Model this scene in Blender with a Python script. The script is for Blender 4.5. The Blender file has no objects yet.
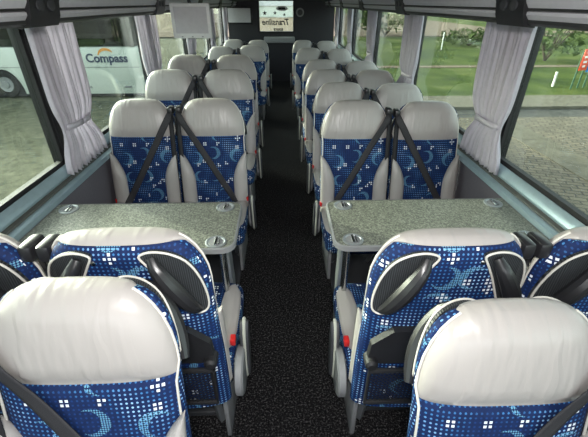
import bpy, bmesh, math, random
from mathutils import Vector, Matrix
random.seed(7)
C = bpy.context.scene.collection
S = bpy.context.scene
PI = math.pi

# ---------------------------------------------------------------- camera
H = 1.65                       # eye height above the aisle floor
F = 365.0                      # focal length in pixels (frame taken as 588x437)
cam_d = bpy.data.cameras.new('camera')
cam = bpy.data.objects.new('camera', cam_d); C.objects.link(cam)
cam_d.sensor_width = 36.0; cam_d.lens = 36.0 * F / 588.0
cam_d.clip_start = 0.05; cam_d.clip_end = 600
pitch = math.atan(216.5 / F)
yaw = -math.atan(13.0 * math.cos(pitch) / F)
cam.location = (0, 0, H)
cam.rotation_euler = (PI / 2 - pitch, 0, yaw)
S.camera = cam

# ---------------------------------------------------------------- light
S.view_settings.view_transform = 'Standard'; S.view_settings.look = 'None'
S.view_settings.gamma = 1.0; S.view_settings.use_curve_mapping = False
S.view_settings.exposure = 0.0
w = bpy.data.worlds.new('sky'); S.world = w; w.use_nodes = True
nt = w.node_tree; nt.nodes.clear()
wo = nt.nodes.new('ShaderNodeOutputWorld'); bg = nt.nodes.new('ShaderNodeBackground')
sk = nt.nodes.new('ShaderNodeTexSky'); sk.sky_type = 'NISHITA'; sk.sun_disc = False
sk.sun_elevation = math.radians(22); sk.sun_rotation = math.radians(-55)
sk.air_density = 1.0; sk.dust_density = 3.0; sk.ozone_density = 1.0
hs = nt.nodes.new('ShaderNodeHueSaturation'); hs.inputs['Saturation'].default_value = 0.35
nt.links.new(sk.outputs[0], hs.inputs['Color']); nt.links.new(hs.outputs[0], bg.inputs[0])
bg.inputs[1].default_value = 0.86
nt.links.new(bg.outputs[0], wo.inputs[0])

SUN_TRAVEL = Vector((0.80, -0.50, -0.31)).normalized()
sd = bpy.data.lights.new('sun', 'SUN'); sd.energy = 5.0; sd.angle = math.radians(0.6); sd.color = (1.0, 0.93, 0.80)
so = bpy.data.objects.new('sun', sd); C.objects.link(so)
so.rotation_euler = SUN_TRAVEL.to_track_quat('-Z', 'Y').to_euler()
# the photographer's flash, just above the lens, and an added area lamp simulating windscreen daylight behind
fd = bpy.data.lights.new('camera_flash', 'AREA'); fd.energy = 22; fd.shape = 'RECTANGLE'; fd.size = 0.20; fd.size_y = 0.12; fd.color = (1.0, 0.97, 0.95)
fo = bpy.data.objects.new('camera_flash', fd); C.objects.link(fo)
fo.location = (0.0, -0.05, H + 0.16); fo.rotation_euler = (PI / 2 - pitch * 0.75, 0, yaw)
wd = bpy.data.lights.new('windscreen_fill', 'AREA'); wd.energy = 12; wd.shape = 'RECTANGLE'; wd.size = 2.0; wd.size_y = 1.0; wd.color = (0.92, 0.97, 1.0)
wl = bpy.data.objects.new('windscreen_fill', wd); C.objects.link(wl)
wl.location = (0, -1.9, 1.45); wl.rotation_euler = (math.radians(80), 0, 0)

# ---------------------------------------------------------------- node helpers
class NT:
    def __init__(s, name):
        s.m = bpy.data.materials.new(name); s.m.use_nodes = True
        s.t = s.m.node_tree; s.t.nodes.clear()
        s.out = s.n('ShaderNodeOutputMaterial')
    def n(s, typ, **kw):
        x = s.t.nodes.new(typ)
        for k, v in kw.items(): setattr(x, k, v)
        return x
    def l(s, a, b): s.t.links.new(a, b)
    def put(s, inp, v):
        if hasattr(v, 'is_linked') or isinstance(v, bpy.types.NodeSocket): s.l(v, inp)
        else: inp.default_value = v
    def math(s, op, a, b=None, c=None):
        x = s.n('ShaderNodeMath', operation=op)
        s.put(x.inputs[0], a)
        if b is not None: s.put(x.inputs[1], b)
        if c is not None: s.put(x.inputs[2], c)
        return x.outputs[0]
    def vm(s, op, a, b=None):
        x = s.n('ShaderNodeVectorMath', operation=op)
        s.put(x.inputs[0], a)
        if b is not None:
            if op == 'SCALE': s.put(x.inputs['Scale'], b)
            else: s.put(x.inputs[1], b)
        return x.outputs['Value'] if op in ('LENGTH', 'DISTANCE', 'DOT_PRODUCT') else x.outputs[0]
    def mix(s, f, a, b):
        x = s.n('ShaderNodeMix', data_type='RGBA')
        s.put(x.inputs[0], f); s.put(x.inputs[6], a); s.put(x.inputs[7], b)
        return x.outputs[2]
    def noise(s, vec, scale, detail=2.0, rough=0.5):
        x = s.n('ShaderNodeTexNoise'); s.put(x.inputs['Vector'], vec)
        x.inputs['Scale'].default_value = scale; x.inputs['Detail'].default_value = detail; x.inputs['Roughness'].default_value = rough
        return x.outputs['Fac']
    def ramp(s, f, stops):
        x = s.n('ShaderNodeValToRGB'); s.put(x.inputs[0], f)
        e = x.color_ramp.elements
        e[0].position, e[0].color = stops[0]; e[1].position, e[1].color = stops[-1]
        for p, c in stops[1:-1]:
            k = e.new(p); k.color = c
        return x.outputs[0]
    def bsdf(s, col, rough=0.5, metal=0.0, bump=None, bstr=0.3, bdist=0.002, spec=0.5, sheen=0.0):
        b = s.n('ShaderNodeBsdfPrincipled')
        s.put(b.inputs['Base Color'], col); s.put(b.inputs['Roughness'], rough); b.inputs['Metallic'].default_value = metal
        b.inputs['Specular IOR Level'].default_value = spec
        if sheen: b.inputs['Sheen Weight'].default_value = sheen
        if bump is not None:
            k = s.n('ShaderNodeBump'); k.inputs['Strength'].default_value = bstr; k.inputs['Distance'].default_value = bdist
            s.put(k.inputs['Height'], bump); s.l(k.outputs[0], b.inputs['Normal'])
        s.l(b.outputs[0], s.out.inputs[0])
        return b
def rgb(r, g, b): return (r, g, b, 1.0)

def plain(name, col, rough=0.5, metal=0.0, var=0.10, scale=30.0, bstr=0.1, spec=0.5):
    t = NT(name); tc = t.n('ShaderNodeTexCoord').outputs['Object']
    f = t.noise(tc, scale, 3.0)
    c = t.mix(f, rgb(*[x * (1 - var) for x in col]), rgb(*[min(1, x * (1 + var)) for x in col]))
    t.bsdf(c, rough, metal, bump=f, bstr=bstr, bdist=0.001, spec=spec)
    return t.m

def fabric_mat():
    t = NT('blue_moquette'); uv = t.n('ShaderNodeTexCoord').outputs['UV']
    p = 0.0125
    uvs = t.vm('SCALE', uv, 1.0 / p)
    cell = t.vm('FLOOR', uvs)
    fr = t.vm('SUBTRACT', t.vm('SUBTRACT', uvs, cell), (0.5, 0.5, 0.0))
    sx = t.n('ShaderNodeSeparateXYZ'); t.l(fr, sx.inputs[0])
    cheb = t.math('MAXIMUM', t.math('ABSOLUTE', sx.outputs[0]), t.math('ABSOLUTE', sx.outputs[1]))
    eu = t.vm('LENGTH', fr)
    cellp = t.vm('SCALE', cell, p)
    # small round dots on every cell of the grid
    dot = t.math('LESS_THAN', eu, 0.23)
    dn = t.noise(cellp, 7.0, 1.0)
    dotc = t.ramp(dn, [(0.42, rgb(0.008, 0.04, 0.16)), (0.55, rgb(0.05, 0.19, 0.45)), (0.72, rgb(0.35, 0.58, 0.90))])
    # clusters of white squares
    vo = t.n('ShaderNodeTexVoronoi', voronoi_dimensions='2D', feature='F1', distance='MANHATTAN')
    t.l(cellp, vo.inputs['Vector']); vo.inputs['Scale'].default_value = 13.5; vo.inputs['Randomness'].default_value = 0.95
    vc = t.n('ShaderNodeSeparateXYZ'); t.l(vo.outputs['Color'], vc.inputs[0])
    cl = t.math('MULTIPLY', t.math('LESS_THAN', vo.outputs['Distance'], 0.23), t.math('LESS_THAN', vc.outputs[0], 0.62))
    sq = t.math('LESS_THAN', cheb, 0.30)
    white = t.math('MULTIPLY', cl, sq)
    # crescents made of fine pale stitches
    p2 = 0.0062
    uv2 = t.vm('SCALE', uv, 1.0 / p2); c2 = t.vm('FLOOR', uv2)
    f2 = t.vm('SUBTRACT', t.vm('SUBTRACT', uv2, c2), (0.5, 0.5, 0.0))
    st = t.math('LESS_THAN', t.vm('LENGTH', f2), 0.37)
    v2 = t.n('ShaderNodeTexVoronoi', voronoi_dimensions='2D', feature='F1')
    t.l(uv, v2.inputs['Vector']); v2.inputs['Scale'].default_value = 8.2; v2.inputs['Randomness'].default_value = 0.55
    rel = t.vm('SUBTRACT', uv, v2.outputs['Position'])
    rs = t.n('ShaderNodeSeparateXYZ'); t.l(rel, rs.inputs[0])
    ang = t.math('ARCTAN2', rs.outputs[1], rs.outputs[0])
    cs = t.n('ShaderNodeSeparateXYZ'); t.l(v2.outputs['Color'], cs.inputs[0])
    a2 = t.math('WRAP', t.math('ADD', ang, t.math('MULTIPLY', cs.outputs[0], 6.28)), PI, -PI)
    taper = t.math('SUBTRACT', 1.0, t.math('DIVIDE', t.math('ABSOLUTE', a2), 2.1))
    r0 = 0.037
    ring = t.math('ABSOLUTE', t.math('SUBTRACT', t.vm('LENGTH', rel), r0))
    cres = t.math('LESS_THAN', ring, t.math('MULTIPLY', taper, 0.0135))
    cres = t.math('MULTIPLY', t.math('MULTIPLY', cres, st), t.math('LESS_THAN', cs.outputs[1], 0.75))
    base = t.mix(t.noise(uv, 55.0, 2.0), rgb(0.002, 0.009, 0.048), rgb(0.004, 0.022, 0.105))
    c = t.mix(dot, base, dotc)
    c = t.mix(t.math('MULTIPLY', cres, 0.75), c, rgb(0.18, 0.44, 0.64))
    c = t.mix(white, c, rgb(0.78, 0.84, 0.92))
    t.bsdf(c, 0.75, bump=t.noise(uv, 900.0, 1.0), bstr=0.25, bdist=0.0008, spec=0.3, sheen=0.0)
    return t.m

def leather_mat(name, col):
    t = NT(name); tc = t.n('ShaderNodeTexCoord').outputs['Object']
    mp = t.n('ShaderNodeMapping'); t.l(tc, mp.inputs[0]); mp.inputs['Scale'].default_value = (30, 5, 7); mp.inputs['Rotation'].default_value = (0, 0.35, 0)
    wr = t.noise(mp.outputs[0], 1.0, 1.0)
    wr = t.ramp(wr, [(0.42, rgb(0, 0, 0)), (0.60, rgb(1, 1, 1))])
    g = t.noise(tc, 420.0, 1.0)
    b = t.math('ADD', t.math('MULTIPLY', wr, 1.0), t.math('MULTIPLY', g, 0.10))
    c = t.mix(t.noise(tc, 6.0), rgb(*[x * .95 for x in col]), rgb(*col))
    t.bsdf(c, 0.33, bump=b, bstr=0.4, bdist=0.004, spec=0.45)
    return t.m

def laminate_mat():
    t = NT('speckled_laminate'); tc = t.n('ShaderNodeTexCoord').outputs['Object']
    f = t.noise(tc, 130.0, 3.0, 0.8)
    c = t.ramp(f, [(0.36, rgb(0.06, 0.065, 0.06)), (0.5, rgb(0.17, 0.178, 0.145)), (0.64, rgb(0.36, 0.37, 0.31))])
    t.bsdf(c, 0.45, spec=0.5); return t.m

def carpet_mat():
    t = NT('speckled_carpet'); tc = t.n('ShaderNodeTexCoord').outputs['Object']
    f = t.noise(tc, 110.0, 2.0, 0.8)
    c = t.ramp(f, [(0.40, rgb(0.004, 0.004, 0.005)), (0.56, rgb(0.020, 0.019, 0.020)), (0.66, rgb(0.14, 0.135, 0.135))])
    t.bsdf(c, 0.95, bump=f, bstr=0.8, bdist=0.004, spec=0.15); return t.m

def curtain_mat():
    t = NT('grey_pleated_cloth'); tc = t.n('ShaderNodeTexCoord').outputs['Object']
    f = t.noise(tc, 40.0, 3.0)
    c = t.mix(f, rgb(0.60, 0.57, 0.63), rgb(0.72, 0.69, 0.76))
    b = t.n('ShaderNodeBsdfPrincipled'); t.l(c, b.inputs['Base Color']); b.inputs['Roughness'].default_value = 0.8
    tr = t.n('ShaderNodeBsdfTranslucent'); t.l(c, tr.inputs[0])
    mx = t.n('ShaderNodeMixShader'); mx.inputs[0].default_value = 0.35
    t.l(b.outputs[0], mx.inputs[1]); t.l(tr.outputs[0], mx.inputs[2]); t.l(mx.outputs[0], t.out.inputs[0])
    return t.m

def glass_mat(name, tint, refl=0.035):
    t = NT(name)
    tr = t.n('ShaderNodeBsdfTransparent'); tr.inputs[0].default_value = rgb(*tint)
    gl = t.n('ShaderNodeBsdfGlossy'); gl.inputs['Roughness'].default_value = 0.01; gl.inputs[0].default_value = rgb(1, 1, 1)
    ge = t.n('ShaderNodeNewGeometry')
    cs = t.math('ABSOLUTE', t.vm('DOT_PRODUCT', ge.outputs['Normal'], ge.outputs['Incoming']))
    fr = t.math('ADD', refl, t.math('MULTIPLY', t.math('POWER', t.math('SUBTRACT', 1.0, cs), 5.0), 0.9 - refl))
    mx = t.n('ShaderNodeMixShader'); t.l(fr, mx.inputs[0]); t.l(tr.outputs[0], mx.inputs[1]); t.l(gl.outputs[0], mx.inputs[2])
    t.l(mx.outputs[0], t.out.inputs[0]); return t.m

def grass_mat():
    t = NT('meadow_grass'); tc = t.n('ShaderNodeTexCoord').outputs['Object']
    f = t.noise(tc, 0.45, 5.0, 0.65); g = t.noise(tc, 9.0, 3.0, 0.7)
    c = t.ramp(f, [(0.34, rgb(0.018, 0.032, 0.008)), (0.52, rgb(0.060, 0.085, 0.016)), (0.70, rgb(0.13, 0.14, 0.045))])
    c = t.mix(t.math('MULTIPLY', g, 0.5), c, rgb(0.04, 0.07, 0.015))
    t.bsdf(c, 0.95, bump=g, bstr=0.6, bdist=0.05, spec=0.1); return t.m

def brick_mat():
    t = NT('block_paving'); tc = t.n('ShaderNodeTexCoord').outputs['Object']
    mp = t.n('ShaderNodeMapping'); t.l(tc, mp.inputs[0]); mp.inputs['Rotation'].default_value = (0, 0, 0.35)
    b = t.n('ShaderNodeTexBrick'); t.l(mp.outputs[0], b.inputs['Vector'])
    b.inputs['Color1'].default_value = rgb(0.22, 0.19, 0.14); b.inputs['Color2'].default_value = rgb(0.13, 0.115, 0.09)
    b.inputs['Mortar'].default_value = rgb(0.05, 0.045, 0.04); b.inputs['Scale'].default_value = 1.0
    b.inputs['Mortar Size'].default_value = 0.014; b.inputs['Brick Width'].default_value = 0.26; b.inputs['Row Height'].default_value = 0.13
    n = t.noise(tc, 1.3, 4.0)
    c = t.mix(t.math('MULTIPLY', n, 0.5), b.outputs[0], rgb(0.10, 0.09, 0.07))
    t.bsdf(c, 0.9, bump=b.outputs['Fac'], bstr=-0.6, bdist=0.02, spec=0.2); return t.m

def ground_mat(name, a, b_, sc=3.0):
    t = NT(name); tc = t.n('ShaderNodeTexCoord').outputs['Object']
    f = t.noise(tc, sc, 8.0, 0.75)
    c = t.ramp(f, [(0.35, rgb(*a)), (0.65, rgb(*b_))])
    t.bsdf(c, 0.95, bump=f, bstr=0.5, bdist=0.03, spec=0.15); return t.m

def mesh_mat():
    t = NT('black_net'); uv = t.n('ShaderNodeTexCoord').outputs['Object']
    mp = t.n('ShaderNodeMapping'); t.l(uv, mp.inputs[0]); mp.inputs['Rotation'].default_value = (0, PI / 4, 0)
    s = t.vm('SCALE', mp.outputs[0], 1 / 0.011); f = t.vm('FRACTION', s)
    x = t.n('ShaderNodeSeparateXYZ'); t.l(f, x.inputs[0])
    a = t.math('MAXIMUM', t.math('LESS_THAN', x.outputs[0], 0.30), t.math('LESS_THAN', x.outputs[2], 0.30))
    b = t.n('ShaderNodeBsdfPrincipled'); b.inputs['Base Color'].default_value = rgb(0.012, 0.012, 0.014); b.inputs['Roughness'].default_value = 0.6
    tr = t.n('ShaderNodeBsdfTransparent'); mx = t.n('ShaderNodeMixShader')
    t.l(a, mx.inputs[0]); t.l(tr.outputs[0], mx.inputs[1]); t.l(b.outputs[0], mx.inputs[2]); t.l(mx.outputs[0], t.out.inputs[0])
    return t.m

def carbon_mat():
    t = NT('black_ribbed_lining'); tc = t.n('ShaderNodeTexCoord').outputs['Object']
    wv = t.n('ShaderNodeTexWave', bands_direction='X'); t.l(tc, wv.inputs[0]); wv.inputs['Scale'].default_value = 60
    t.bsdf(t.mix(wv.outputs['Fac'], rgb(0.008, 0.009, 0.01), rgb(0.05, 0.055, 0.06)), 0.4, bump=wv.outputs['Fac'], bstr=0.4, bdist=0.002); return t.m

def belt_mat():
    t = NT('dark_webbing'); tc = t.n('ShaderNodeTexCoord').outputs['UV']
    wv = t.n('ShaderNodeTexWave', bands_direction='X'); t.l(tc, wv.inputs[0]); wv.inputs['Scale'].default_value = 70
    t.bsdf(t.mix(wv.outputs['Fac'], rgb(0.012, 0.012, 0.015), rgb(0.045, 0.043, 0.048)), 0.65, spec=0.4); return t.m

M = dict(
    fabric=fabric_mat(), leather=leather_mat('grey_leather', (0.415, 0.388, 0.372)),
    piping=plain('pale_piping', (0.62, 0.60, 0.55), 0.5), black=plain('black_plastic', (0.018, 0.018, 0.020), 0.33),
    rubber=plain('black_rubber', (0.010, 0.010, 0.012), 0.6), belt=belt_mat(), net=mesh_mat(), carbon=carbon_mat(),
    shell=plain('cream_plastic', (0.50, 0.51, 0.44), 0.4), grey=plain('grey_plastic', (0.26, 0.265, 0.27), 0.45),
    dgrey=plain('dark_grey_plastic', (0.05, 0.052, 0.058), 0.5), red=plain('red_plastic', (0.55, 0.02, 0.02), 0.4),
    chrome=plain('brushed_metal', (0.55, 0.56, 0.56), 0.25, 1.0, 0.05), alu=plain('satin_aluminium', (0.42, 0.45, 0.47), 0.38, 0.6, 0.05),
    laminate=laminate_mat(), carpet=carpet_mat(), wall=plain('grey_wall_trim', (0.135, 0.125, 0.145), 0.75, var=.15, scale=80),
    sill=plain('blue_grey_sill', (0.34, 0.45, 0.50), 0.35, 0.3), sillb=plain('brown_grey_channel', (0.10, 0.105, 0.095), 0.5),
    ceil=plain('dark_ceiling_cloth', (0.045, 0.06, 0.055), 0.9), bulk=plain('dark_bulkhead', (0.028, 0.028, 0.034), 0.6),
    rack=plain('grey_rack_panel', (0.64, 0.64, 0.68), 0.4, 0.0), rackd=plain('dark_rack_trim', (0.035, 0.037, 0.037), 0.45),
    glass=glass_mat('tinted_glass', (0.82, 0.89, 0.83)), cglass=glass_mat('coach_glass', (0.10, 0.12, 0.11)),
    curtain=curtain_mat(), grass=grass_mat(), brick=brick_mat(),
    gravel=ground_mat('gravel_ground', (0.05, 0.055, 0.035), (0.17, 0.17, 0.115), 5.0),
    path=ground_mat('pinkish_path', (0.12, 0.09, 0.065), (0.19, 0.15, 0.115), 2.0), kerb=ground_mat('kerb_stone', (0.10, 0.092, 0.07), (0.17, 0.158, 0.125), 4.0),
    tarmac=ground_mat('grey_tarmac', (0.05, 0.05, 0.048), (0.09, 0.09, 0.083), 4.0),
    white=plain('white_paint', (0.60, 0.64, 0.58), 0.3), tyre=plain('tyre', (0.02, 0.02, 0.02), 0.8), ink=plain('navy_lettering', (0.02, 0.04, 0.10), 0.5),
    orange=plain('orange_paint', (0.75, 0.30, 0.03), 0.5), signr=plain('sign_red', (0.75, 0.08, 0.03), 0.5), signb=plain('sign_blue', (0.02, 0.22, 0.65), 0.5),
    signw=plain('sign_white', (0.85, 0.85, 0.85), 0.5), post=plain('green_post', (0.03, 0.09, 0.05), 0.5), screen=plain('monitor_screen', (0.55, 0.54, 0.56), 0.4),
    leaf=ground_mat('dark_foliage', (0.02, 0.04, 0.01), (0.09, 0.12, 0.04), 20.0), bark=plain('bark', (0.09, 0.07, 0.05), 0.9), bezel=plain('monitor_bezel', (0.78, 0.79, 0.78), 0.4),
)

# ---------------------------------------------------------------- mesh helpers
class MB:
    def __init__(s): s.v = []; s.f = []
    def add(s, vs, fs):
        o = len(s.v); s.v += [tuple(v) for v in vs]; s.f += [tuple(i + o for i in f) for f in fs]; return s
    def box(s, x0, x1, y0, y1, z0, z1, bev=0.0):
        bm = bmesh.new(); bmesh.ops.create_cube(bm, size=1)
        for v in bm.verts:
            v.co = Vector(((x0 + x1) / 2 + v.co.x * (x1 - x0), (y0 + y1) / 2 + v.co.y * (y1 - y0), (z0 + z1) / 2 + v.co.z * (z1 - z0)))
        if bev: bmesh.ops.bevel(bm, geom=bm.edges[:], offset=bev, segments=2, affect='EDGES', profile=0.5)
        bm.verts.index_update(); s.add([v.co for v in bm.verts], [[v.index for v in f.verts] for f in bm.faces]); bm.free(); return s
    def loft(s, loops, cap=True):
        n = len(loops[0]); vs = [p for l in loops for p in l]; fs = []
        for i in range(len(loops) - 1):
            for j in range(n):
                k = (j + 1) % n
                fs.append((i * n + j, i * n + k, (i + 1) * n + k, (i + 1) * n + j))
        if cap:
            fs.append(tuple(range(n - 1, -1, -1))); fs.append(tuple((len(loops) - 1) * n + j for j in range(n)))
        return s.add(vs, fs)
    def tube(s, pts, r, n=8, flat=1.0):
        pts = [Vector(p) for p in pts]; loops = []
        rr = r if isinstance(r, (list, tuple)) else [r] * len(pts)
        up = None
        for i, p in enumerate(pts):
            d = (pts[min(i + 1, len(pts) - 1)] - pts[max(i - 1, 0)]).normalized()
            if up is None: up = Vector((0, 0, 1)) if abs(d.z) < .9 else Vector((0, 1, 0))
            a = d.cross(up).normalized(); b = a.cross(d).normalized(); up = b
            loops.append([p + a * math.cos(2 * PI * k / n) * rr[i] + b * math.sin(2 * PI * k / n) * rr[i] * flat for k in range(n)])
        return s.loft(loops)
    def prism(s, poly, fn, t0, t1):
        n = len(poly); a = [fn(p[0], p[1], t0) for p in poly]; b = [fn(p[0], p[1], t1) for p in poly]
        return s.loft([a, b])
    def sheet(s, grid):
        n = len(grid[0]); vs = [p for r in grid for p in r]
        fs = [(i * n + j, i * n + j + 1, (i + 1) * n + j + 1, (i + 1) * n + j) for i in range(len(grid) - 1) for j in range(n - 1)]
        return s.add(vs, fs)
    def build(s, name, mat, parent=None, smooth=True, uv=False, auto=35, struct=False, thick=0):
        me = bpy.data.meshes.new(name); me.from_pydata(s.v, [], s.f); me.update()
        bm = bmesh.new(); bm.from_mesh(me)
        if not thick and not getattr(s, 'noflip', 0): bmesh.ops.recalc_face_normals(bm, faces=bm.faces[:])
        bm.to_mesh(me); bm.free()
        if uv:
            ul = me.uv_layers.new(name='UVMap')
            for p in me.polygons:
                nx, ny, nz = [abs(c) for c in p.normal]
                for li in p.loop_indices:
                    c = me.vertices[me.loops[li].vertex_index].co
                    if uv == 'own' : ul.data[li].uv = s.uvs[me.loops[li].vertex_index]
                    elif nx > max(ny, nz) * 1.3: ul.data[li].uv = (c.y, c.z)
                    elif nz > ny * 1.4: ul.data[li].uv = (c.x, c.y - 0.03)
                    else: ul.data[li].uv = (c.x, c.z)
        me.materials.append(M[mat])
        if smooth:
            for p in me.polygons: p.use_smooth = True
            if auto: me.set_sharp_from_angle(angle=math.radians(auto))
        o = bpy.data.objects.new(name, me); C.objects.link(o)
        if thick:
            md = o.modifiers.new('solid', 'SOLIDIFY'); md.thickness = thick; md.offset = 0
        if parent: o.parent = parent
        if struct: o['kind'] = 'structure'
        return o
def tag(o, label, cat, group=None, kind=None):
    o['label'] = label; o['category'] = cat
    if group: o['group'] = group
    if kind: o['kind'] = kind
    return o
def empty(name, loc, rz=0.0):
    o = bpy.data.objects.new(name, None); C.objects.link(o); o.location = loc; o.rotation_euler = (0, 0, rz); o.empty_display_size = .1
    return o
def structure(o, label=None):
    o['kind'] = 'structure'
    return o
def kids(o): return [c for c in bpy.data.objects if c.parent == o]
def copy_tree(o, parent=None):
    c = o.copy(); C.objects.link(c); c.parent = parent
    for ch in kids(o): copy_tree(ch, c)
    return c

# ---------------------------------------------------------------- the coach interior: shell
HW = 1.20            # inner half width at window level
YF, YR = -2.1, 9.35  # front and rear
GB, GT = H - 0.79, H + 0.12   # glass bottom / top
POSTS = [-1.30, 0.35, 1.98, 3.67, 5.35, 7.05, 8.75]
structure(MB().box(-HW, HW, YF, YR, -0.12, 0.0).build('floor', 'carpet', smooth=False))
# raised strips of floor covering beside the aisle
for s, nm in ((-1, 'trim_1'), (1, 'trim_2')):
    structure(MB().box(*sorted((s * 0.31, s * HW)), 1.0, YR, 0.0, 0.028, 0.006).build(nm, 'dgrey'))
# roof with its rear part stepping down towards the back
g = []
for y in (YF, 2.5, 5.0, 8.0, YR + 0.15):
    drop = 0.0 if y < 3 else 0.26 * min(1, (y - 2.5) / 6.0)
    g.append([(-1.30, y, H + .22 - drop), (-0.9, y, H + .30 - drop), (0, y, H + .34 - drop), (0.9, y, H + .30 - drop), (1.30, y, H + .22 - drop)])
bot = MB().sheet(g)
o = bot.build('ceiling', 'ceil', thick=0.05); structure(o)
for s, side in ((-1, 'left'), (1, 'right')):
    X = s * HW
    # lower wall with a slanting shoulder
    prof = [(s * 1.20, 0.0), (s * 1.20, 0.72), (s * 1.215, H - .86), (s * 1.30, H - .86), (s * 1.30, 0.0)]
    m = MB(); m.loft([[(p[0], YF, p[1]) for p in prof], [(p[0], YR, p[1]) for p in prof]])
    structure(m.build('wall_' + side, 'wall', smooth=False))
    # heater duct low on the wall
    structure(MB().box(*sorted((s * 1.08, s * 1.199)), -1.0, YR - .4, 0.03, 0.20, 0.02).build('baseboard_' + side, 'dgrey'))
    # sill rails
    def rail(nm, pr, mat):
        m = MB(); m.loft([[(s * p[0], YF, p[1]) for p in pr], [(s * p[0], YR, p[1]) for p in pr]])
        structure(m.build(nm, mat, auto=30))
    rail('trim_%d' % (3 if s < 0 else 4), [(1.165, H - .90), (1.165, H - .872), (1.18, H - .865), (1.202, H - .862), (1.202, H - .90)], 'sill')
    rail('trim_%d' % (5 if s < 0 else 6), [(1.19, H - .861), (1.19, H - .850), (1.225, H - .838), (1.225, H - .861)], 'sillb')
    rail('trim_%d' % (7 if s < 0 else 8), [(1.20, H - .838), (1.196, H - .825), (1.205, H - .80), (1.222, H - .783), (1.2255, H - .783), (1.2255, H - .86)], 'sill')
    structure(MB().box(*sorted((s * 1.226, s * 1.30)), YF, YR, H - .86, GB + .002).build('trim_%d' % (60 if s < 0 else 61), 'rubber', smooth=False))
    # header above the glass
    structure(MB().box(*sorted((s * 1.22, s * 1.30)), YF, YR, GT, H + .24).build('trim_%d' % (9 if s < 0 else 10), 'dgrey'))
    for i, yp in enumerate(POSTS):
        structure(MB().box(*sorted((s * 1.225, s * 1.30)), yp, yp + .10, GB - .02, GT + .01, .004).build('trim_%d' % ((20 if s < 0 else 40) + i), 'rubber'))
    for i in range(len(POSTS)):
        y0 = POSTS[i] + .10; y1 = POSTS[i + 1] if i + 1 < len(POSTS) else YR
        wn = (1 if s < 0 else 11) + i
        fr = MB()
        for (a, b, c, d) in ((y0, y1, GB + .0, GB + .028), (y0, y1, GT - .02, GT), (y0, y0 + .025, GB, GT), (y1 - .025, y1, GB, GT)):
            fr.box(*sorted((s * 1.23, s * 1.262)), a, b, c, d)
        fo_ = fr.build('window_%d' % wn, 'rubber', smooth=False); structure(fo_)
        MB().box(*sorted((s * 1.243, s * 1.249)), y0 + .01, y1 - .01, GB + .01, GT - .01).build('pane', 'glass', fo_, smooth=False)
# rear bulkhead with the opening for the rear window
WX0, WX1, WZ0, WZ1 = -0.51, 0.285, H - .585, H + .03
m = MB()
m.box(-HW, WX0, YR, YR + .12, 0, H + .16); m.box(WX1, HW, YR, YR + .12, 0, H + .16)
m.box(WX0, WX1, YR, YR + .12, 0, WZ0); m.box(WX0, WX1, YR, YR + .12, WZ1, H + .16)
structure(m.build('wall_rear', 'bulk', smooth=False))
# solid bits of roof edge over the front
structure(MB().box(-HW, HW, YF - .1, YF, 0, 0.85).build('wall_front', 'dgrey', smooth=False))
wr = MB()
for (a, b, c, d) in ((WX0, WX1, WZ0 - .03, WZ0 + .01), (WX0, WX1, WZ1 - .01, WZ1 + .03), (WX0 - .02, WX0 + .02, WZ0, WZ1), (WX1 - .02, WX1 + .02, WZ0, WZ1)):
    wr.box(a, b, YR - .02, YR + .14, c, d)
wr = wr.build('window_21', 'rubber', smooth=False); structure(wr)
MB().box(WX0, WX1, YR + .06, YR + .066, WZ0, WZ1).build('pane', 'glass', wr, smooth=False)
def text(name, body, size, mat, parent, loc, rot, mirror=False, shear=0.0, ext=0.003, bold=0.0, sx=1.0):
    cu = bpy.data.curves.new(name, 'FONT'); cu.body = body; cu.size = size; cu.align_x = 'CENTER'; cu.align_y = 'CENTER'
    cu.extrude = ext; cu.shear = shear; cu.offset = bold; cu.resolution_u = 3
    cu.materials.append(M[mat]); o = bpy.data.objects.new(name, cu); C.objects.link(o)
    # turn the text into a mesh so that it is plain geometry
    dg = bpy.context.evaluated_depsgraph_get(); me = bpy.data.meshes.new_from_object(o.evaluated_get(dg)); bpy.data.objects.remove(o)
    o = bpy.data.objects.new(name, me); C.objects.link(o); o.parent = parent
    o.location = loc; o.rotation_euler = rot; o.scale = (-sx if mirror else sx, 1, 1)
    return o
wx = (WX0 + WX1) / 2
text('lettering', 'Transline', 0.175, 'rubber', wr, (wx, YR + .055, WZ0 + .19), (PI / 2, 0, 0), True, 0.3, bold=0.004, sx=.95)
text('lettering', 'tours', 0.10, 'rubber', wr, (wx + .05, YR + .055, WZ0 + .05), (PI / 2, 0, 0), True, 0.3, bold=0.004)
def star(x, z, r, parent):
    pts = []
    for k in range(10):
        a = PI / 2 + k * PI / 5; q = r if k % 2 == 0 else r * .42
        pts.append((x + q * math.cos(a), z + q * math.sin(a)))
    MB().prism(pts, lambda a, b, t: (a, t, b), YR + .050, YR + .056).build('star', 'rubber', parent, smooth=False)
MB().prism([(wx + .13 + .13 * math.cos(a * PI / 12), WZ0 + .46 + .05 * math.sin(a * PI / 12)) for a in range(24)], lambda a, b, t: (a, t, b), YR + .05, YR + .056).build('badge', 'signw', wr, smooth=False)
MB().box(wx + .05, wx + .21, YR + .044, YR + .05, WZ0 + .44, WZ0 + .48).build('badge_text', 'rubber', wr, smooth=False)
star(WX0 + .14, WZ0 + .37, .055, wr); star(WX0 + .37, WZ0 + .375, .045, wr); star(WX0 + .58, WZ0 + .34, .04, wr)

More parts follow.
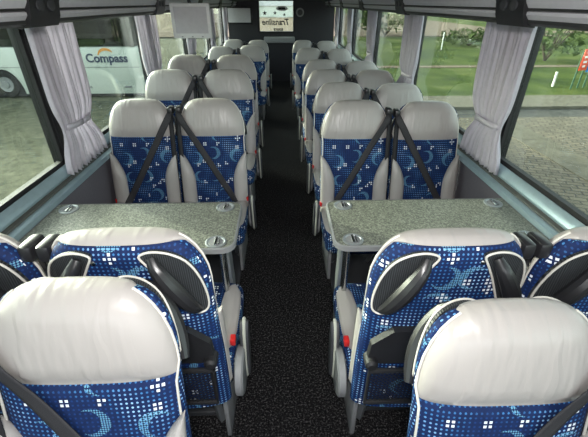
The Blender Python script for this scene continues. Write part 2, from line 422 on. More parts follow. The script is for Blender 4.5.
# ledge and details on the rear bulkhead
o = tag(MB().box(-.40, .30, YR - .22, YR - .001, H - .80, H - .68, .02).build('parcel_shelf', 'grey'), 'grey ledge under the rear window', 'shelf')
o = empty('wall_screen', (-.93, YR, H - .25)); tag(o, 'small dark flat screen on the rear bulkhead left of the rear window', 'screen')
MB().box(-.28, .28, -.05, -.002, -.17, .16, .01).build('bezel', 'black', o)
MB().box(-.25, .25, -.054, -.049, -.145, .135).build('screen', 'screen', o, smooth=False)
o = empty('wall_speaker', (.42, YR - .001, H - .20)); tag(o, 'round grey speaker disc beside the rear window', 'speaker')
m = MB(); m.loft([[(.09 * q * math.cos(a * PI / 12), y, .09 * q * math.sin(a * PI / 12)) for a in range(24)] for (q, y) in ((1, -.001), (1, -.015), (.9, -.022))]); m.build('rim', 'grey', o)
m = MB(); m.loft([[(.09 * q * math.cos(a * PI / 12), y, .09 * q * math.sin(a * PI / 12)) for a in range(24)] for (q, y) in ((.7, -.016), (.6, -.028), (.2, -.033))]); m.build('grille', 'dgrey', o)

# ---------------------------------------------------------------- overhead racks
def rack_side(s):
    r = empty('overhead_rack', (s * 1.0, YF, H))
    tag(r, ('grey overhead luggage rack running above the %s windows' % ('left' if s < 0 else 'right')), 'luggage rack')
    def strip(nm, prof, mat, y0=YF + .02, y1=YR - .02):
        m = MB(); m.loft([[(s * (p[0] - 1.0), y0 - YF, p[1] ) for p in prof], [(s * (p[0] - 1.0), y1 - YF, p[1] - (.0)) for p in prof]])
        return m.build(nm, mat, r, auto=30)
    strip('shelf', [(1.22, .06), (1.22, .02), (1.03, -.06), (1.03, -.03), (1.10, .05)], 'rackd')
    strip('trim_edge', [(1.04, -.086), (1.015, -.084), (.998, -.074), (.995, -.063), (1.04, -.063)], 'rackd')
    strip('panel', [(.998, -.062), (.984, -.045), (.984, -.034), (.99, -.031), (1.03, -.031), (1.03, -.062)], 'rack')
    strip('rail', [(.99, -.030), (.985, -.028), (.985, -.024), (.99, -.022), (1.03, -.022), (1.03, -.030)], 'rackd')
    strip('front_panel', [(.985, -.021), (.970, .0), (.955, .05), (.94, .12), (.97, .19), (1.02, .19), (1.02, -.021)], 'rack')
    for yp in POSTS:
        m = MB(); pr = [(1.035, -.092), (.99, -.088), (.972, -.050), (.962, .0), (.945, .04), (.93, .12), (1.03, .12)]
        m.loft([[(s * (p[0] - 1.0), yp - .33 - YF, p[1]) for p in pr], [(s * (p[0] - 1.0), yp - .11 - YF, p[1]) for p in pr]])
        b = m.build('vent_band', 'black', r, auto=30)
        for dy in (-.26, -.18):
            m = MB(); m.loft([[(s * (xx - 1.0), yp + dy + q * .028 * math.cos(a * PI / 8) - YF, -.01 + q * .022 * math.sin(a * PI / 8)) for a in range(16)] for (xx, q) in ((.975, 1), (.958, .95), (.955, .5))]); m.build('air_nozzle', 'dgrey', b)
rack_side(-1); rack_side(1)

# ---------------------------------------------------------------- curtains
def curtain(s, y0, y1, idx, label):
    r = empty('curtain', (s * 1.178, (y0 + y1) / 2, H - .825)); tag(r, label, 'curtain', None)
    n = 72; rows = []
    rnd = random.Random(idx)
    ph = [rnd.uniform(0, 6.28) for _ in range(4)]
    W = (y1 - y0)
    for zi in range(25):
        z = zi / 24.0             # 0 bottom, 1 top
        zz = z * 0.79
        tie = math.exp(-((z - .27) / .07) ** 2)
        half = W / 2 * (1.06 - .30 * math.exp(-((z - .27) / .12) ** 2) + (.0 if z > .27 else (.27 - z) * .20) - .22 * max(0, .75 - abs(z - .45)) * .6)
        shift = -.03 * (1 - z)
        row = []
        for i in range(n):
            u = i / (n - 1)
            amp = .016 * (1 - .55 * tie) * (.7 + .5 * (1 - z))
            d = math.sin(u * 13 * 2 * PI + ph[0] + .5 * math.sin(z * 5 + ph[1])) * amp + .006 * math.sin(u * 31 + ph[2] + z * 4)
            d -= .012 * tie
            hem = .006 * math.sin(u * 13 * 2 * PI + ph[3]) if zi == 0 else 0
            row.append((-s * d + s * .0, shift + (u - .5) * 2 * half + .25 * amp * math.sin(u * 26 * PI + 1), zz + hem))
        rows.append(row)
    MB().sheet(rows).build('cloth', 'curtain', r, auto=0, thick=.003)
    # tie band round the gathered waist
    b = []
    for k in range(21):
        a = 2 * PI * k / 20; b.append((math.cos(a) * .027, -.022 + math.sin(a) * W * .30))
    MB().sheet([[(x, y, .23 - .01) for x, y in b], [(x, y, .25) for x, y in b]]).build('tie_band', 'curtain', r, auto=0, thick=.003)
    MB().box(-.012, .012, -W / 2, W / 2, .785, .802, .003).build('curtain_rail', 'alu', r)
CN = ['nearest the tables', 'second back from the tables', 'third back from the tables', 'fourth back from the tables', 'rearmost']
for k, (ya, yb) in enumerate([(1.87, 2.31), (3.42, 3.92), (5.12, 5.60), (6.85, 7.30), (8.55, 9.0)]):
    for s in (-1, 1):
        off = .07 if (s < 0 and k == 0) else 0.0
        curtain(s, ya + off, yb + off, k * 2 + (s > 0), 'grey pleated curtain on the %s window post, %s' % ('left' if s < 0 else 'right', CN[k]))

# ---------------------------------------------------------------- seats
TOPZ = 1.11
LEAN = [.235]
def yc(h): return .165 - LEAN[0] * h + .10 * max(0, h - .45) ** 2         # middle of the backrest at depth h below its top
def wid(h, W=.218):
    W = W if h < .3 else W + .008 * min(1, (h - .3) / .2)
    if h < .19:
        k = max(0.0, 1 - h / .19); e = .42 * W + .58 * W * (1 - k ** 2.0) ** (1 / 1.9)
        return e if h > .008 else e * (.72 + .28 * max(0, h) / .008)
    return W
def thick_at(h, T): return T * math.sqrt(max(0, 1 - max(0, 1 - h / .055) ** 2.2))
def bwid(h):
    W = .217 if h < .3 else .217 + .006 * min(1, (h - .3) / .2)
    if h < .165:
        k = max(0.0, 1 - h / .165); return W * (.50 + .50 * (1 - k ** 2.15) ** (1 / 2.0))
    return W
def pwid(h):
    if h < .20 and LEAN[0] > .1:
        k = 1 - h / .20; return .217 * (.42 + .58 * (1 - k ** 2) ** (1 / 1.9))
    return bwid(h)
def ring(h, W, tf, tb, n=64, e=3.2, ztop=TOPZ):
    c = []
    for k in range(n):
        a = 2 * PI * k / n; ca, sa = math.cos(a), math.sin(a)
        x = W * math.copysign(abs(ca) ** (2 / e), ca)
        yy = math.copysign(abs(sa) ** (2 / (2.4)), sa)
        y = yy * (tb if yy > 0 else tf)
        c.append((x, yc(h) + y, ztop - h))
    return c
def front_y(x, h, tf=.052, W=.22):
    q = min(.999, abs(x / W)) ** 3.2
    return yc(h) - tf * (1 - q) ** (1 / 2.4)
HOFF = [.035]
def seat_proto():
    r = empty('coach_seat', (0, 0, 0))
    hs_ = [.011, .014, .018, .024, .03, .045, .06, .08, .10, .12, .14, .16, .18, .20, .24, .26, .33, .40, .48, .56, .64, .70, .73]
    # fabric shell of the backrest
    lo = []
    for h in hs_:
        k = 1 if h < .70 else .90
        f_ = .25 if h < .21 else .75 if h < .24 else 1.0
        lo.append(ring(h, bwid(h - .010), thick_at(h - .008, .046) * k * f_, thick_at(h - .008, .052) * k))
    MB().loft(lo).build('backrest', 'fabric', r, uv=True, auto=50)
    # leather pad: wraps the top, covers the front down to h=.225
    lo = []
    hp = [0.0, .0015, .003, .006, .010, .016, .022, .032, .043, .055, .075, .10, .13, .16, .19, .212, .224, .230]
    for h in hp:
        tb = .058 if h < .016 else max(-.004, .058 - .062 * min(1, (h - .016) / .016))
        bul = 1 + .28 * math.sin(PI * min(1, h / .23)) ** .7
        w_ = pwid(h) * .985 * (1 if h > .008 else .75 + .25 * h / .008)
        if h > .205: bul *= .80 if h < .225 else .60
        lo.append(ring(h, w_, thick_at(h + .002, .050) * bul, thick_at(h + .002, 1) * tb, e=2.9))
    pad = MB().loft(lo).build('headrest', 'leather', r, auto=60)
    # piping down both sides of the pad and the backrest front
    for s in (-1, 1):
        pts = []
        for h in [.012, .02, .03, .05, .08, .12, .16, .20, .24, .30, .38, .46, .54, .62, .69]:
            x = s * (bwid(h) * .97 if h > .22 else pwid(h) * .995)
            pts.append((x, yc(h) - (.024 if h > .22 else .004) * thick_at(h, 1) - .001, TOPZ - h))
        MB().tube(pts, .0032, 6).build('piping', 'piping', r)
    # seam at the lower edge of the pad
    # leather side wings on the front
    for s in (-1, 1):
        lo = []
        for k in range(15):
            t = k / 14; h = .325 + t * .37
            wv = .045 * (math.sin(min(1, t * 1.9) * PI / 2) ** .8) + .002
            th = .020 * (math.sin(min(1, t * 3) * PI / 2)) + .002
            xo = .224; c = []
            for q in range(14):
                a = 2 * PI * q / 14
                x = xo - wv + wv * math.cos(a)
                c.append((s * x, yc(h) - .036 - th * .55 + math.sin(a) * (th + .012), TOPZ - h))
            lo.append(c)
        MB().loft(lo).build('side_bolster', 'leather', r)
    # cushion
    lo = []
    for (y, z0, z1, W) in [(.10, .33, .40, .20), (.06, .31, .44, .215), (0, .30, .455, .222), (-.15, .30, .455, .225), (-.30, .30, .46, .225), (-.38, .305, .458, .222), (-.415, .32, .44, .212), (-.428, .345, .42, .19)]:
        c = []
        for k in range(32):
            a = 2 * PI * k / 32; ca, sa = math.cos(a), math.sin(a)
            c.append((W * math.copysign(abs(ca) ** .55, ca), y, (z0 + z1) / 2 + (z1 - z0) / 2 * math.copysign(abs(sa) ** .5, sa)))
        lo.append(c)
    MB().loft(lo).build('cushion', 'fabric', r, uv=True, auto=50)
    for s in (-1, 1):
        lo = []
        for (y, k) in [(.0, .2), (-.03, .8), (-.10, 1), (-.25, 1), (-.33, .85), (-.38, .3)]:
            lo.append([(s * (.178 + .045 * k * math.cos(2 * PI * q / 12)), y, .448 + .022 * k * math.sin(2 * PI * q / 12)) for q in range(12)])
        MB().loft(lo).build('cushion_bolster', 'leather', r)
    # grab handles recessed in the rear corners: ribbed lining, piping round it, padded bar
    for s in (-1, 1):
        poly = [(.060, .042), (.078, .030), (.105, .028), (.138, .038), (.170, .064), (.192, .110), (.205, .170), (.208, .225), (.200, .250), (.178, .254), (.153, .235), (.127, .180), (.098, .115), (.074, .070)]
        n_ = len(poly); sm = []
        for k in range(n_):
            p0, p1, p2, p3 = [Vector(poly[(k + q) % n_]) for q in (-1, 0, 1, 2)]
            for t in (0, .34, .67): sm.append(tuple(.5 * ((2 * p1) + (p2 - p0) * t + (2 * p0 - 5 * p1 + 4 * p2 - p3) * t * t + (3 * p1 - p0 - 3 * p2 + p3) * t ** 3)))
        poly = sm
        def P(x, h, t):
            return (s * x, yc(h) + .052 * (1 - min(.95, abs(x / .222)) ** 3.2) ** (1 / 2.4) + t, TOPZ - h)
        lin = MB().prism(poly, P, -.004, .009).build('handle_lining', 'carbon', r, smooth=False)
        pp = [P(x, h, .009) for x, h in poly + poly[:1]]
        MB().tube(pp, .0032, 6).build('piping', 'piping', lin)
        bar = []
        for k in range(11):
            t = k / 10; x = .090 + .092 * t ** 1.2; h = .044 + .192 * t
            bar.append(P(x + HOFF[0] + .012 * math.sin(PI * t), h, .012 + .028 * math.sin(PI * t) ** .6))
        MB().tube(bar, [.012 + .012 * math.sin(PI * k / 10) ** .7 for k in range(11)], 10).build('grab_handle', 'black', r)
    return r

protoA = seat_proto()
LEAN[0] = .04; HOFF[0] = 0; protoB = seat_proto(); LEAN[0] = .235
BELT = {}
def belt(r, inner):
    """diagonal lap and shoulder strap: from the inner shoulder down to the outer hip"""
    m = MB(); g = []; uvs = []
    n = 22
    for i in range(n + 1):
        t = i / n
        h = .070 + .70 * t
        x = inner * (.215 - .42 * t)
        row = []
        for j in range(5):
            xx = x + inner * (j / 4 - .5) * .036; hh = h + (j / 4 - .5) * .022
            xx = max(-.221, min(.221, xx)); yy = front_y(max(-.215, min(.215, xx)), hh, .052, .222)
            bul = .020 * math.exp(-((hh - .13) / .08) ** 2)
            ed = .040 if abs(xx) > .12 and hh > .33 else 0.0
            row.append((xx, min(yy, yc(hh) - .038) - .007 - bul - ed * min(1, (abs(xx) - .12) / .04 if ed else 0), TOPZ - hh)); uvs.append((j / 40, t))
        g.append(row)
    m.sheet(g); m.uvs = uvs
    b = m.build('seat_belt', 'belt', r, uv='own', thick=.002)
    # shoulder guide at the top of the inner side
    MB().box(*sorted((inner * .190, inner * .226)), yc(.06) - .06, yc(.06) + .015, TOPZ - .090, TOPZ - .040, .010).build('belt_guide', 'black', b)
    # strap running down between the seats
    m = MB(); m.box(*sorted((inner * .221, inner * .229)), yc(.35) - .085, yc(.35) - .045, .40, .41)
    v = [(inner * xx, yc(h) - .045 + dy, TOPZ - h) for h in (.08, .2, .33, .46, .6, .68) for (xx, dy) in ((.196, -.012), (.226, -.008))]
    mm = MB(); mm.sheet([v[i:i + 2] for i in range(0, 12, 2)]); mm.uvs = [(0, 0)] * 12
    mm.build('seat_belt', 'belt', r, thick=.003)
    # red release button at the outer hip
    MB().box(*sorted((-inner * .205, -inner * .226)), -.05, -.015, .455, .485, .004).build('belt_buckle', 'red', r)
def leg_mb(side):
    m = MB()
    m.tube([(side * .13, .06, .0), (side * .13, .0, -.30)], .018, 4)
    m.tube([(side * .13, -.30, .0), (side * .13, -.10, -.30)], .018, 4)
    return m
def seat(name_label, group, X, Ytop, D, flip=False, aisle=0, belt_inner=None, detail=False):
    """aisle: sign of the world x side on which the aisle lies"""
    LEAN[0] = .04 if flip else .235
    r = copy_tree(protoB if flip else protoA); tag(r, name_label, 'seat', group)
    sgn = -1 if flip else 1
    dz = (H - D) - TOPZ
    r.location = (X, Ytop - sgn * .14, dz); r.rotation_euler = (0, 0, PI if flip else 0)
    la = aisle * sgn                                   # aisle side in local x
    if belt_inner: belt(r, belt_inner * sgn)
    for sd_ in (-1, 1):
        L = leg_mb(sd_).build('leg', 'alu', r, smooth=False); L.location = (0, 0, .31); L.scale = (1, 1, (.31 + dz - .03) / .30)
    p = MB().box(-.15, .15, -.36, .10, .285, .315, .006).build('seat_frame', 'grey', r)
    if abs(X) < .7:
        MB().box(*sorted((la * .165, la * .185)), -.30, .08, .03 - dz, .29, .006).build('pedestal', 'grey', r)
        # side unit that faces the aisle: mechanism cover and folded armrest
        m = MB(); lo = []
        for (xx, k) in ((.222, .9), (.228, 1), (.250, 1), (.257, .9)):
            lo.append([(la * xx, -.0 + .10 * k * math.cos(a * PI / 12), .34 + .085 * k * math.sin(a * PI / 12) * (1.25 if a > 12 else 1)) for a in range(24)])
        m.loft(lo); m.build('side_cover', 'grey', r)
        tilt = .14
        for (nm, mat, x0, x1, kk, ky) in (('armrest', 'shell', .250, .262, 1.0, 1.0), ('armrest_pad', 'dgrey', .238, .272, .92, .78)):
            lo = []
            for (xx, k) in ((x0, .86), (x0 + .004, 1), (x1 - .006, 1), (x1, .86)):
                c = []
                for a in range(28):
                    an = a * 2 * PI / 28
                    zz = math.copysign(abs(math.sin(an)) ** .8, math.sin(an)) * .15 * kk * (1 if k == 1 else .97)
                    yy = math.cos(an) * .045 * k * ky
                    c.append((la * xx, -.075 + yy - zz * tilt, .375 + zz))
                lo.append(c)
            if nm == 'armrest': ar = MB().loft(lo).build(nm, mat, r)
            else: MB().loft(lo).build(nm, mat, ar)
    if detail:
        # fittings on the back of the seats that face the tables
        def B(x, h, t): return (x, yc(h) + .052 + t, TOPZ - h)
        for x in (-.062, .062):
            m = MB(); m.loft([[(x + .007 * k * math.cos(a * PI / 6), B(x, .065, t)[1], TOPZ - .065 + .007 * k * math.sin(a * PI / 6)) for a in range(12)] for (k, t) in ((1, -.004), (1, .002), (.5, .004))]); m.build('stud', 'chrome', r)
        fb = MB()
        pl = [(-.20, .36), (-.14, .305), (.14, .305), (.20, .36), (.205, .42), (.19, .45), (-.19, .45), (-.205, .42)]
        fb.prism(pl, B, .0, .022); fb = fb.build('folding_tray', 'rubber', r, smooth=False)
        m = MB(); m.loft([[(.11 * 0 + .035 * k * math.cos(a * PI / 8), B(0, .335, t)[1], TOPZ - .335 + .012 * k * math.sin(a * PI / 8)) for a in range(16)] for (k, t) in ((1, .020), (.9, .026))]); m.build('tray_pull', 'grey', fb)
        for x in (-.195, .195):
            m = MB(); m.loft([[(x + .020 * k * math.cos(a * PI / 8), B(0, .435, t)[1], TOPZ - .435 + .020 * k * math.sin(a * PI / 8)) for a in range(16)] for (k, t) in ((1, .0), (1, .040), (.6, .048))]); m.build('knob', 'rubber', fb)
        m = MB(); q = [B(-.19, .50, .012), B(-.19, .665, .014), B(.19, .665, .014), B(.19, .50, .012), B(-.19, .50, .012)]
        m.tube(q, .009, 8); nf = m.build('magazine_pocket', 'black', r)
        MB().sheet([[B(x, .50, .012 + .012 * math.cos(x * 7)) for x in (-.19, -.1, 0, .1, .19)], [B(x, .665, .012 + .010 * math.cos(x * 7)) for x in (-.19, -.1, 0, .1, .19)]]).build('net', 'net', nf)
    return r

GR = {'rows': 'seats facing forward in rows behind the tables'}
# (side, row, px centre, depth z, px top) read off the photograph: x = (px-281)*z/F, D = (py-2)*z*.861/F
SE = [
 (-1, 1, 207.5, 2.40, 98.6, 'aisle'), (-1, 1, 135.5, 2.40, 98.8, 'window'),
 (-1, 2, 225.5, 3.00, 69.3, 'aisle'), (-1, 2, 168.0, 3.00, 69.3, 'window'),
 (-1, 3, 233.0, 3.65, 54.8, 'aisle'), (-1, 3, 185.4, 3.65, 54.6, 'window'),
 (-1, 4, 249.6, 5.70, 45.0, 'aisle'), (-1, 4, 221.0, 5.70, 46.0, 'window'),
 (-1, 5, 256.0, 7.20, 40.0, 'aisle'), (-1, 5, 232.0, 7.20, 39.2, 'window'),
 (1, 1, 357.0, 2.30, 101.4, 'aisle'), (1, 1, 430.0, 2.30, 103.0, 'window'),
 (1, 2, 341.0, 2.90, 82.9, 'aisle'), (1, 2, 399.0, 2.90, 84.5, 'window'),
 (1, 3, 326.4, 3.58, 69.8, 'aisle'), (1, 3, 374.4, 3.58, 70.5, 'window'),
 (1, 4, 320.5, 4.22, 59.8, 'aisle'), (1, 4, 361.0, 4.22, 61.5, 'window'),
 (1, 5, 308.5, 5.70, 47.9, 'aisle'), (1, 5, 338.0, 5.70, 49.0, 'window'),
 (1, 6, 302.5, 7.40, 40.2, 'aisle'), (1, 6, 325.5, 7.40, 41.0, 'window'),
]
ORD = {1: 'first', 2: 'second', 3: 'third', 4: 'fourth', 5: 'fifth', 6: 'rearmost'}
MEAN = {}
for (s, row, px, z, py, col) in SE: MEAN[(s, row)] = MEAN.get((s, row), 0) + (px - 281) * z / F / 2
for (s, row, px, z, py, col) in SE:
    mx_ = max(-.710, min(.703, MEAN[(s, row)])); X = mx_ + s * (.234 if col == 'window' else -.234); D = (py - 2) * z * .861 / F; Y = (z - D * .508) / .861
    last = (s < 0 and row == 5) or row == 6
    lab = '%s seat with grey leather headrest, %s of the aisle, %s row behind the table' % (col, 'left' if s < 0 else 'right', 'rearmost' if last else ORD[row])
    seat(lab, GR['rows'], X, Y, D, False, -s, (s if col == 'aisle' else -s))
# seats that face the tables, seen from behind
for (px, z, py, s, col) in [(121, .97, 223, -1, 'aisle'), (452, .97, 229, 1, 'aisle')]:
    X = (px - 281) * z / F; D = (py - 2) * z * .861 / F; Y = (z - D * .508) / .861
    seat('%s seat seen from behind, facing the %s table, black grab handles on its blue back' % (col, 'left' if s < 0 else 'right'), 'seats facing the tables', X, Y, D, True, -s, s, True)
    X2 = X + s * .462
    seat('window seat seen from behind at the %s edge of the photo, facing the %s table' % (('left', 'left') if s < 0 else ('right', 'right')), 'seats facing the tables', X2, Y, D, True, -s, -s, True)
# nearest seats, back to back with those
for (px, z, py, s) in [(66, .805, 286, -1), (525, .78, 319, 1)]:
    X = (px - 281) * z / F; D = (py - 2) * z * .861 / F; Y = (z - D * .508) / .861
    seat('large nearest seat at the bottom %s with pale leather headrest' % ('left' if s < 0 else 'right'), 'nearest seats at the bottom of the photo', X, Y, D, False, -s, s)
def rm(o):
    for c in kids(o): rm(c)
    bpy.data.objects.remove(o)
rm(protoA); rm(protoB)

# ---------------------------------------------------------------- tables
TZ = H - .90
def table(s):
    r = empty('table', (s * .68, 1.47, 0)); tag(r, 'speckled grey table with four cup holders on the %s of the aisle' % ('left' if s < 0 else 'right'), 'table', 'speckled tables between facing seats')
    x0, x1, y0, y1 = .215, 1.160, 1.27, 1.70
    def rr(x0, x1, y0, y1, rad):
        pts = []
        for (cx, cy, a0) in ((x1 - .012, y1 - .012, 0), (x0 + rad, y1 - rad, 90), (x0 + rad, y0 + rad, 180), (x1 - .012, y0 + .012, 270)):
            q = rad if cx < .6 else .012
            for k in range(7):
                a = math.radians(a0 + 15 * k); pts.append((cx + q * math.cos(a), cy + q * math.sin(a)))
        return pts
    loops = []
    def T(p, z): return (s * p[0] - s * .68, p[1] - 1.47, z)
    inner = rr(x0 + .008, x1, y0 + .008, y1 - .008, .052); outer = rr(x0, x1, y0, y1, .06)
    # slab body then a separate rim round its edge
    MB().loft([[T(p, TZ - .022) for p in inner], [T(p, TZ) for p in inner]]).build('tabletop', 'laminate', r, auto=30)
    m = MB(); m.loft([[T(p, TZ - .026) for p in inner], [T(p, TZ - .024) for p in outer], [T(p, TZ - .001) for p in outer], [T(p, TZ + .0025) for p in inner]], cap=False); m.build('edge_trim', 'grey', r, auto=30)
    for cx in (.30, 1.085):
        for cy in (1.325, 1.64):
            px, py = s * cx - s * .68, cy - 1.47
            m = MB(); prof = [(.046, .0), (.046, .004), (.041, .0055), (.036, .004), (.034, .0015)]
            m.loft([[(px + q * math.cos(a * PI / 16), py + q * math.sin(a * PI / 16), TZ + h) for a in range(32)] for (q, h) in prof]); c = m.build('cup_holder', 'alu', r, auto=25)
            m = MB(); m.loft([[(px + q * math.cos(a * PI / 16), py + q * math.sin(a * PI / 16), TZ + h) for a in range(32)] for (q, h) in ((.031, .0016), (.030, .0024))]); m.build('cup_well', 'grey', c)
            m = MB(); m.box(px - .006, px + .006, py - .031, py + .031, TZ + .002, TZ + .010, .002); m.box(px + .012, px + .017, py - .026, py + .026, TZ + .002, TZ + .008, .001); m.build('cup_grip', 'chrome', c)
    for k, yy in enumerate((1.30, 1.335)):
        MB().tube([(s * .275 - s * .68, yy - 1.47, TZ - .026), (s * .275 - s * .68, yy - 1.47, .028)], .0125, 12).build('leg', 'chrome', r)
    m = MB(); pr = [(1.37, TZ - .027), (1.46, TZ - .027), (1.49, .42), (1.45, .028), (1.37, .028), (1.42, .42)]
    m.prism([(p[0] - 1.47, p[1]) for p in pr], lambda a, b, t: (t, a, b), s * .262 - s * .68, s * .292 - s * .68); m.build('bracket', 'alu', r, smooth=False)
    m = MB(); m.box(*sorted((s * (1.10 - .68), s * (1.158 - .68))), -.20, .20, TZ - .06, TZ - .027, .004); m.build('wall_bracket', 'black', r)
    # storage panel below
    return r
table(-1); table(1)

# ---------------------------------------------------------------- hanging monitor
o = empty('monitor', (-.795, 3.70, H - .02)); tag(o, 'square flat monitor with white frame hanging from the left rack', 'monitor')
MB().box(-.172, .172, -.02, .02, -.262, .012, .008).build('bezel', 'bezel', o)
MB().box(-.142, .142, -.024, -.019, -.222, -.015).build('screen', 'screen', o, smooth=False)
MB().box(-.05, .05, .02, .06, -.18, -.02, .01).build('housing', 'bezel', o)
MB().tube([(0, .05, -.04), (-.02, .06, .06), (-.10, .07, .10)], .016, 8).build('mounting_arm', 'dgrey', o)
for k in range(3): MB().box(-.10 + k * .09, -.085 + k * .09, -.024, -.019, -.252, -.244, .001).build('button', 'grey', o)

# ---------------------------------------------------------------- outside
GZ = H - 2.75
def slab(name, mat, x0, x1, y0, y1, z, t=.05, label=None):
    return structure(MB().box(x0, x1, y0, y1, z - t, z).build(name, mat, smooth=False))
slab('ground_1', 'gravel', -90, -1.6, -20, 110, GZ)
slab('ground_2', 'brick', -1.6, 40, -20, 9.95, GZ)
slab('ground_3', 'tarmac', -1.6, 60, 9.95, 10.8, GZ)
slab('ground_4', 'kerb', -1.6, 60, 10.8, 12.3, GZ + .08, .2)
slab('ground_5', 'grass', -1.6, 200, 12.3, 230, GZ + .08, .15)
slab('path_1', 'path', -1.6, 120, 18.2, 18.8, GZ + .10, .04)
slab('path_2', 'path', -1.6, 200, 40.0, 43.0, GZ + .10, .04)
slab('path_3', 'kerb', 5.4, 6.15, -20, 9.95, GZ + .02, .03)
slab('path_4', 'path', -60, 25, 36, 110, GZ + .11, .04)
o = empty('haze_standin_shed', (-1, 84, GZ)); tag(o, 'added pale building shape standing in for far haze behind the rear window', 'building')  # invented pale block, stands in for the whitish far ground and haze
MB().box(-9, 9, 0, 6, 0, 2.1).build('walls', 'white', o, smooth=False); MB().loft([[(-9.3, -.3, 2.1), (9.3, -.3, 2.1), (9.3, 6.3, 2.1), (-9.3, 6.3, 2.1)], [(-9.3, 2.9, 3.6), (9.3, 2.9, 3.6), (9.3, 3.1, 3.6), (-9.3, 3.1, 3.6)]]).build('roof', 'grey', o, smooth=False)
# the bus body itself, so that it casts its own shadow outside
structure(MB().box(-1.28, 1.28, YF - .3, YR + .25, GZ + .35, -.12, .05).build('bus_underbody', 'dgrey'))
structure(MB().box(-1.30, 1.30, YF - .2, YR + .15, H + .40, H + .62, .08).build('bus_roof', 'white'))

# coach parked to the left, side on
def coach():
    y = 12.8; xr = -9.0
    r = empty('parked_coach', (xr, y, GZ)); tag(r, 'white coach parked outside the left windows', 'coach')
    x0, x1 = -7.0, 4.4
    MB().box(x0, x1, 0, 2.5, .07, 1.53, .06).build('body', 'white', r)
    MB().box(x0, x1 - .05, .03, 2.47, 1.53, 2.85, .10).build('window_band', 'cglass', r)
    MB().box(x0, x1 - .1, .15, 2.35, 1.51, 1.54).build('interior_floor', 'dgrey', r)
    MB().box(x0, x1, 0, 2.5, 2.86, 3.2, .10).build('roof', 'white', r)
    for xx in (-1.3, .8, 2.6, x1 - .1):
        MB().box(xx - .05, xx + .05, .0, .06, 1.53, 2.86, .01).build('window_post', 'rubber', r)
    MB().box(x0, x1, -.012, .01, .05, .12).build('skirt_trim', 'rubber', r)
    MB().box(x0, x1, -.008, .01, .93, .95).build('panel_seam', 'grey', r)
    for xx in (2.6, 3.9): MB().box(xx - .12, xx + .12, -.014, .01, .30, .36, .003).build('flap_catch', 'grey', r)
    arch = [(.52 * math.cos(a * PI / 12), .07 + (.82 * math.sin(a * PI / 12))) for a in range(13)]
    MB().prism(arch, lambda a, b, t: (a, t, b), -.014, .02).build('wheel_arch', 'rubber', r, smooth=False)
    m = MB(); m.loft([[(q * math.cos(a * PI / 16), yy, .43 + q * math.sin(a * PI / 16)) for a in range(32)] for (q, yy) in ((.40, .02), (.41, -.02), (.39, -.05), (.25, -.055), (.24, -.02))]); w_ = m.build('wheel', 'tyre', r, auto=30)
    m = MB(); m.loft([[(q * math.cos(a * PI / 16), yy, .43 + q * math.sin(a * PI / 16)) for a in range(32)] for (q, yy) in ((.24, -.02), (.23, -.06), (.12, -.04), (.10, -.08))]); m.build('hub', 'grey', w_, auto=30)
    cx = (107.5 - 281) / F * 11.75 - xr
    text('lettering', 'Compass', .355, 'ink', r, (cx, -.012, 1.20), (PI / 2, 0, 0), bold=.010, ext=.004)
    pts = []
    for k in range(13): a = PI * (0.95 - .75 * k / 12); pts.append((cx + .0 + .26 * math.cos(a), 1.27 + .24 * math.sin(a)))
    for k in range(12, -1, -1): a = PI * (0.95 - .75 * k / 12); pts.append((cx + .02 + .24 * math.cos(a), 1.27 + .16 * math.sin(a)))
    MB().prism(pts, lambda a, b, t: (a, t, b), -.016, -.010).build('logo_arc', 'orange', r, smooth=False)
    for xx in (-3, -1.2, .3, 1.6, 3.0):
        MB().box(xx, xx + .5, .8, .95, 1.53, 2.25, .05).build('seat_back', 'dgrey', r)
coach()

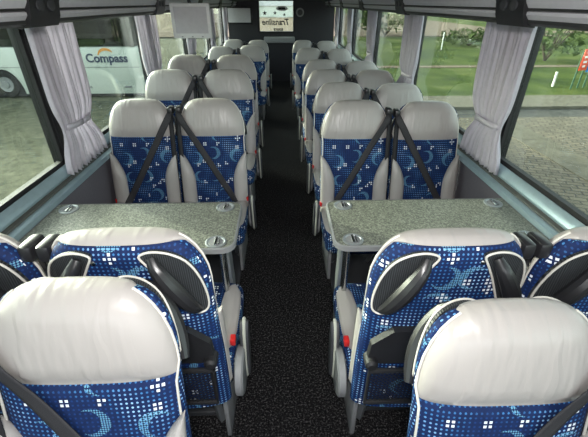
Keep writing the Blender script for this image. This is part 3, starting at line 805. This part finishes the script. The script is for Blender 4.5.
# red and blue sign on posts
o = empty('roadside_sign', (10.62, 13.35, GZ + .08), .42); tag(o, 'red and blue notice board on green posts on the grass outside right', 'sign')
MB().box(-.42, .02, -.03, .0, .62, 1.30, .01).build('panel', 'signr', o)
MB().box(.03, .55, -.03, .0, .54, 1.30, .01).build('panel', 'signb', o)
for (x, z, l) in ((-.3, 1.18, .22), (-.32, 1.02, .26), (-.33, .86, .2), (-.30, .72, .15)): MB().box(x, x + l, -.036, -.031, z, z + .07).build('marking', 'signw', o)
for (x, z, l) in ((.12, 1.12, .26), (.10, .92, .3), (.12, .74, .24)): MB().box(x, x + l, -.036, -.031, z, z + .08).build('marking', 'signw', o)
for x in (-.40, -.02, .35): MB().tube([(x, .03, 0), (x, .03, 1.22)], .028, 8).build('post', 'post', o)

# bare bushes and marker posts on the grass
def bush(px, py, h, wdt, lab, seed):
    z = F * 2.67 / ((py - 2) * .861); X = (px - 281) / F * z; Y = (z - 2.67 * .508) / .861
    r = empty('bush', (X, Y, GZ + .08)); tag(r, lab, 'bush')
    rnd = random.Random(seed); m = MB(); t = MB()
    for k in range(420):
        a = rnd.uniform(0, 6.28); el = rnd.uniform(0, 1); q = rnd.random() ** .4 * wdt
        c = Vector((q * math.cos(a), q * math.sin(a), h * (.25 + .75 * el) * (1 - .35 * q / wdt)))
        s_ = rnd.uniform(.05, .13) * wdt
        u = Vector((rnd.uniform(-1, 1), rnd.uniform(-1, 1), rnd.uniform(-1, 1))).normalized() * s_; v = u.orthogonal().normalized() * s_ * .5
        m.add([c - u, c + v, c + u, c - v], [(0, 1, 2, 3)])
    m.build('foliage', 'leaf', r, smooth=False, auto=0)
    for k in range(9):
        a = rnd.uniform(0, 6.28); t.tube([(0, 0, 0), (.4 * wdt * math.cos(a), .4 * wdt * math.sin(a), h * .5), (.9 * wdt * math.cos(a), .9 * wdt * math.sin(a), h * .95)], [.05, .03, .008], 5)
    t.build('branches', 'bark', r)
bush(548, 62, 2.2, 1.5, 'bare twiggy bush on the grass seen left of the notice board', 1)
bush(470, 46, 1.2, 2.0, 'low dark bush on the grass behind the right windows, between the curtains', 2)
bush(385, 36, 3.0, 3.0, 'dark bush far out on the grass seen between the rear right curtains', 3)
def pole(px, py, h, lab):
    z = F * 2.67 / ((py - 2) * .861); X = (px - 281) / F * z; Y = (z - 2.67 * .508) / .861
    o = MB().tube([(0, 0, 0), (0, 0, h)], .04, 8).build('marker_post', 'bezel'); o.location = (X, Y, GZ + .08); tag(o, lab, 'post')
pole(556, 88, .5, 'short white marker post on the grass near the notice board')
pole(442, 50, 1.0, 'white marker post on the far grass, left of the nearest right curtain')
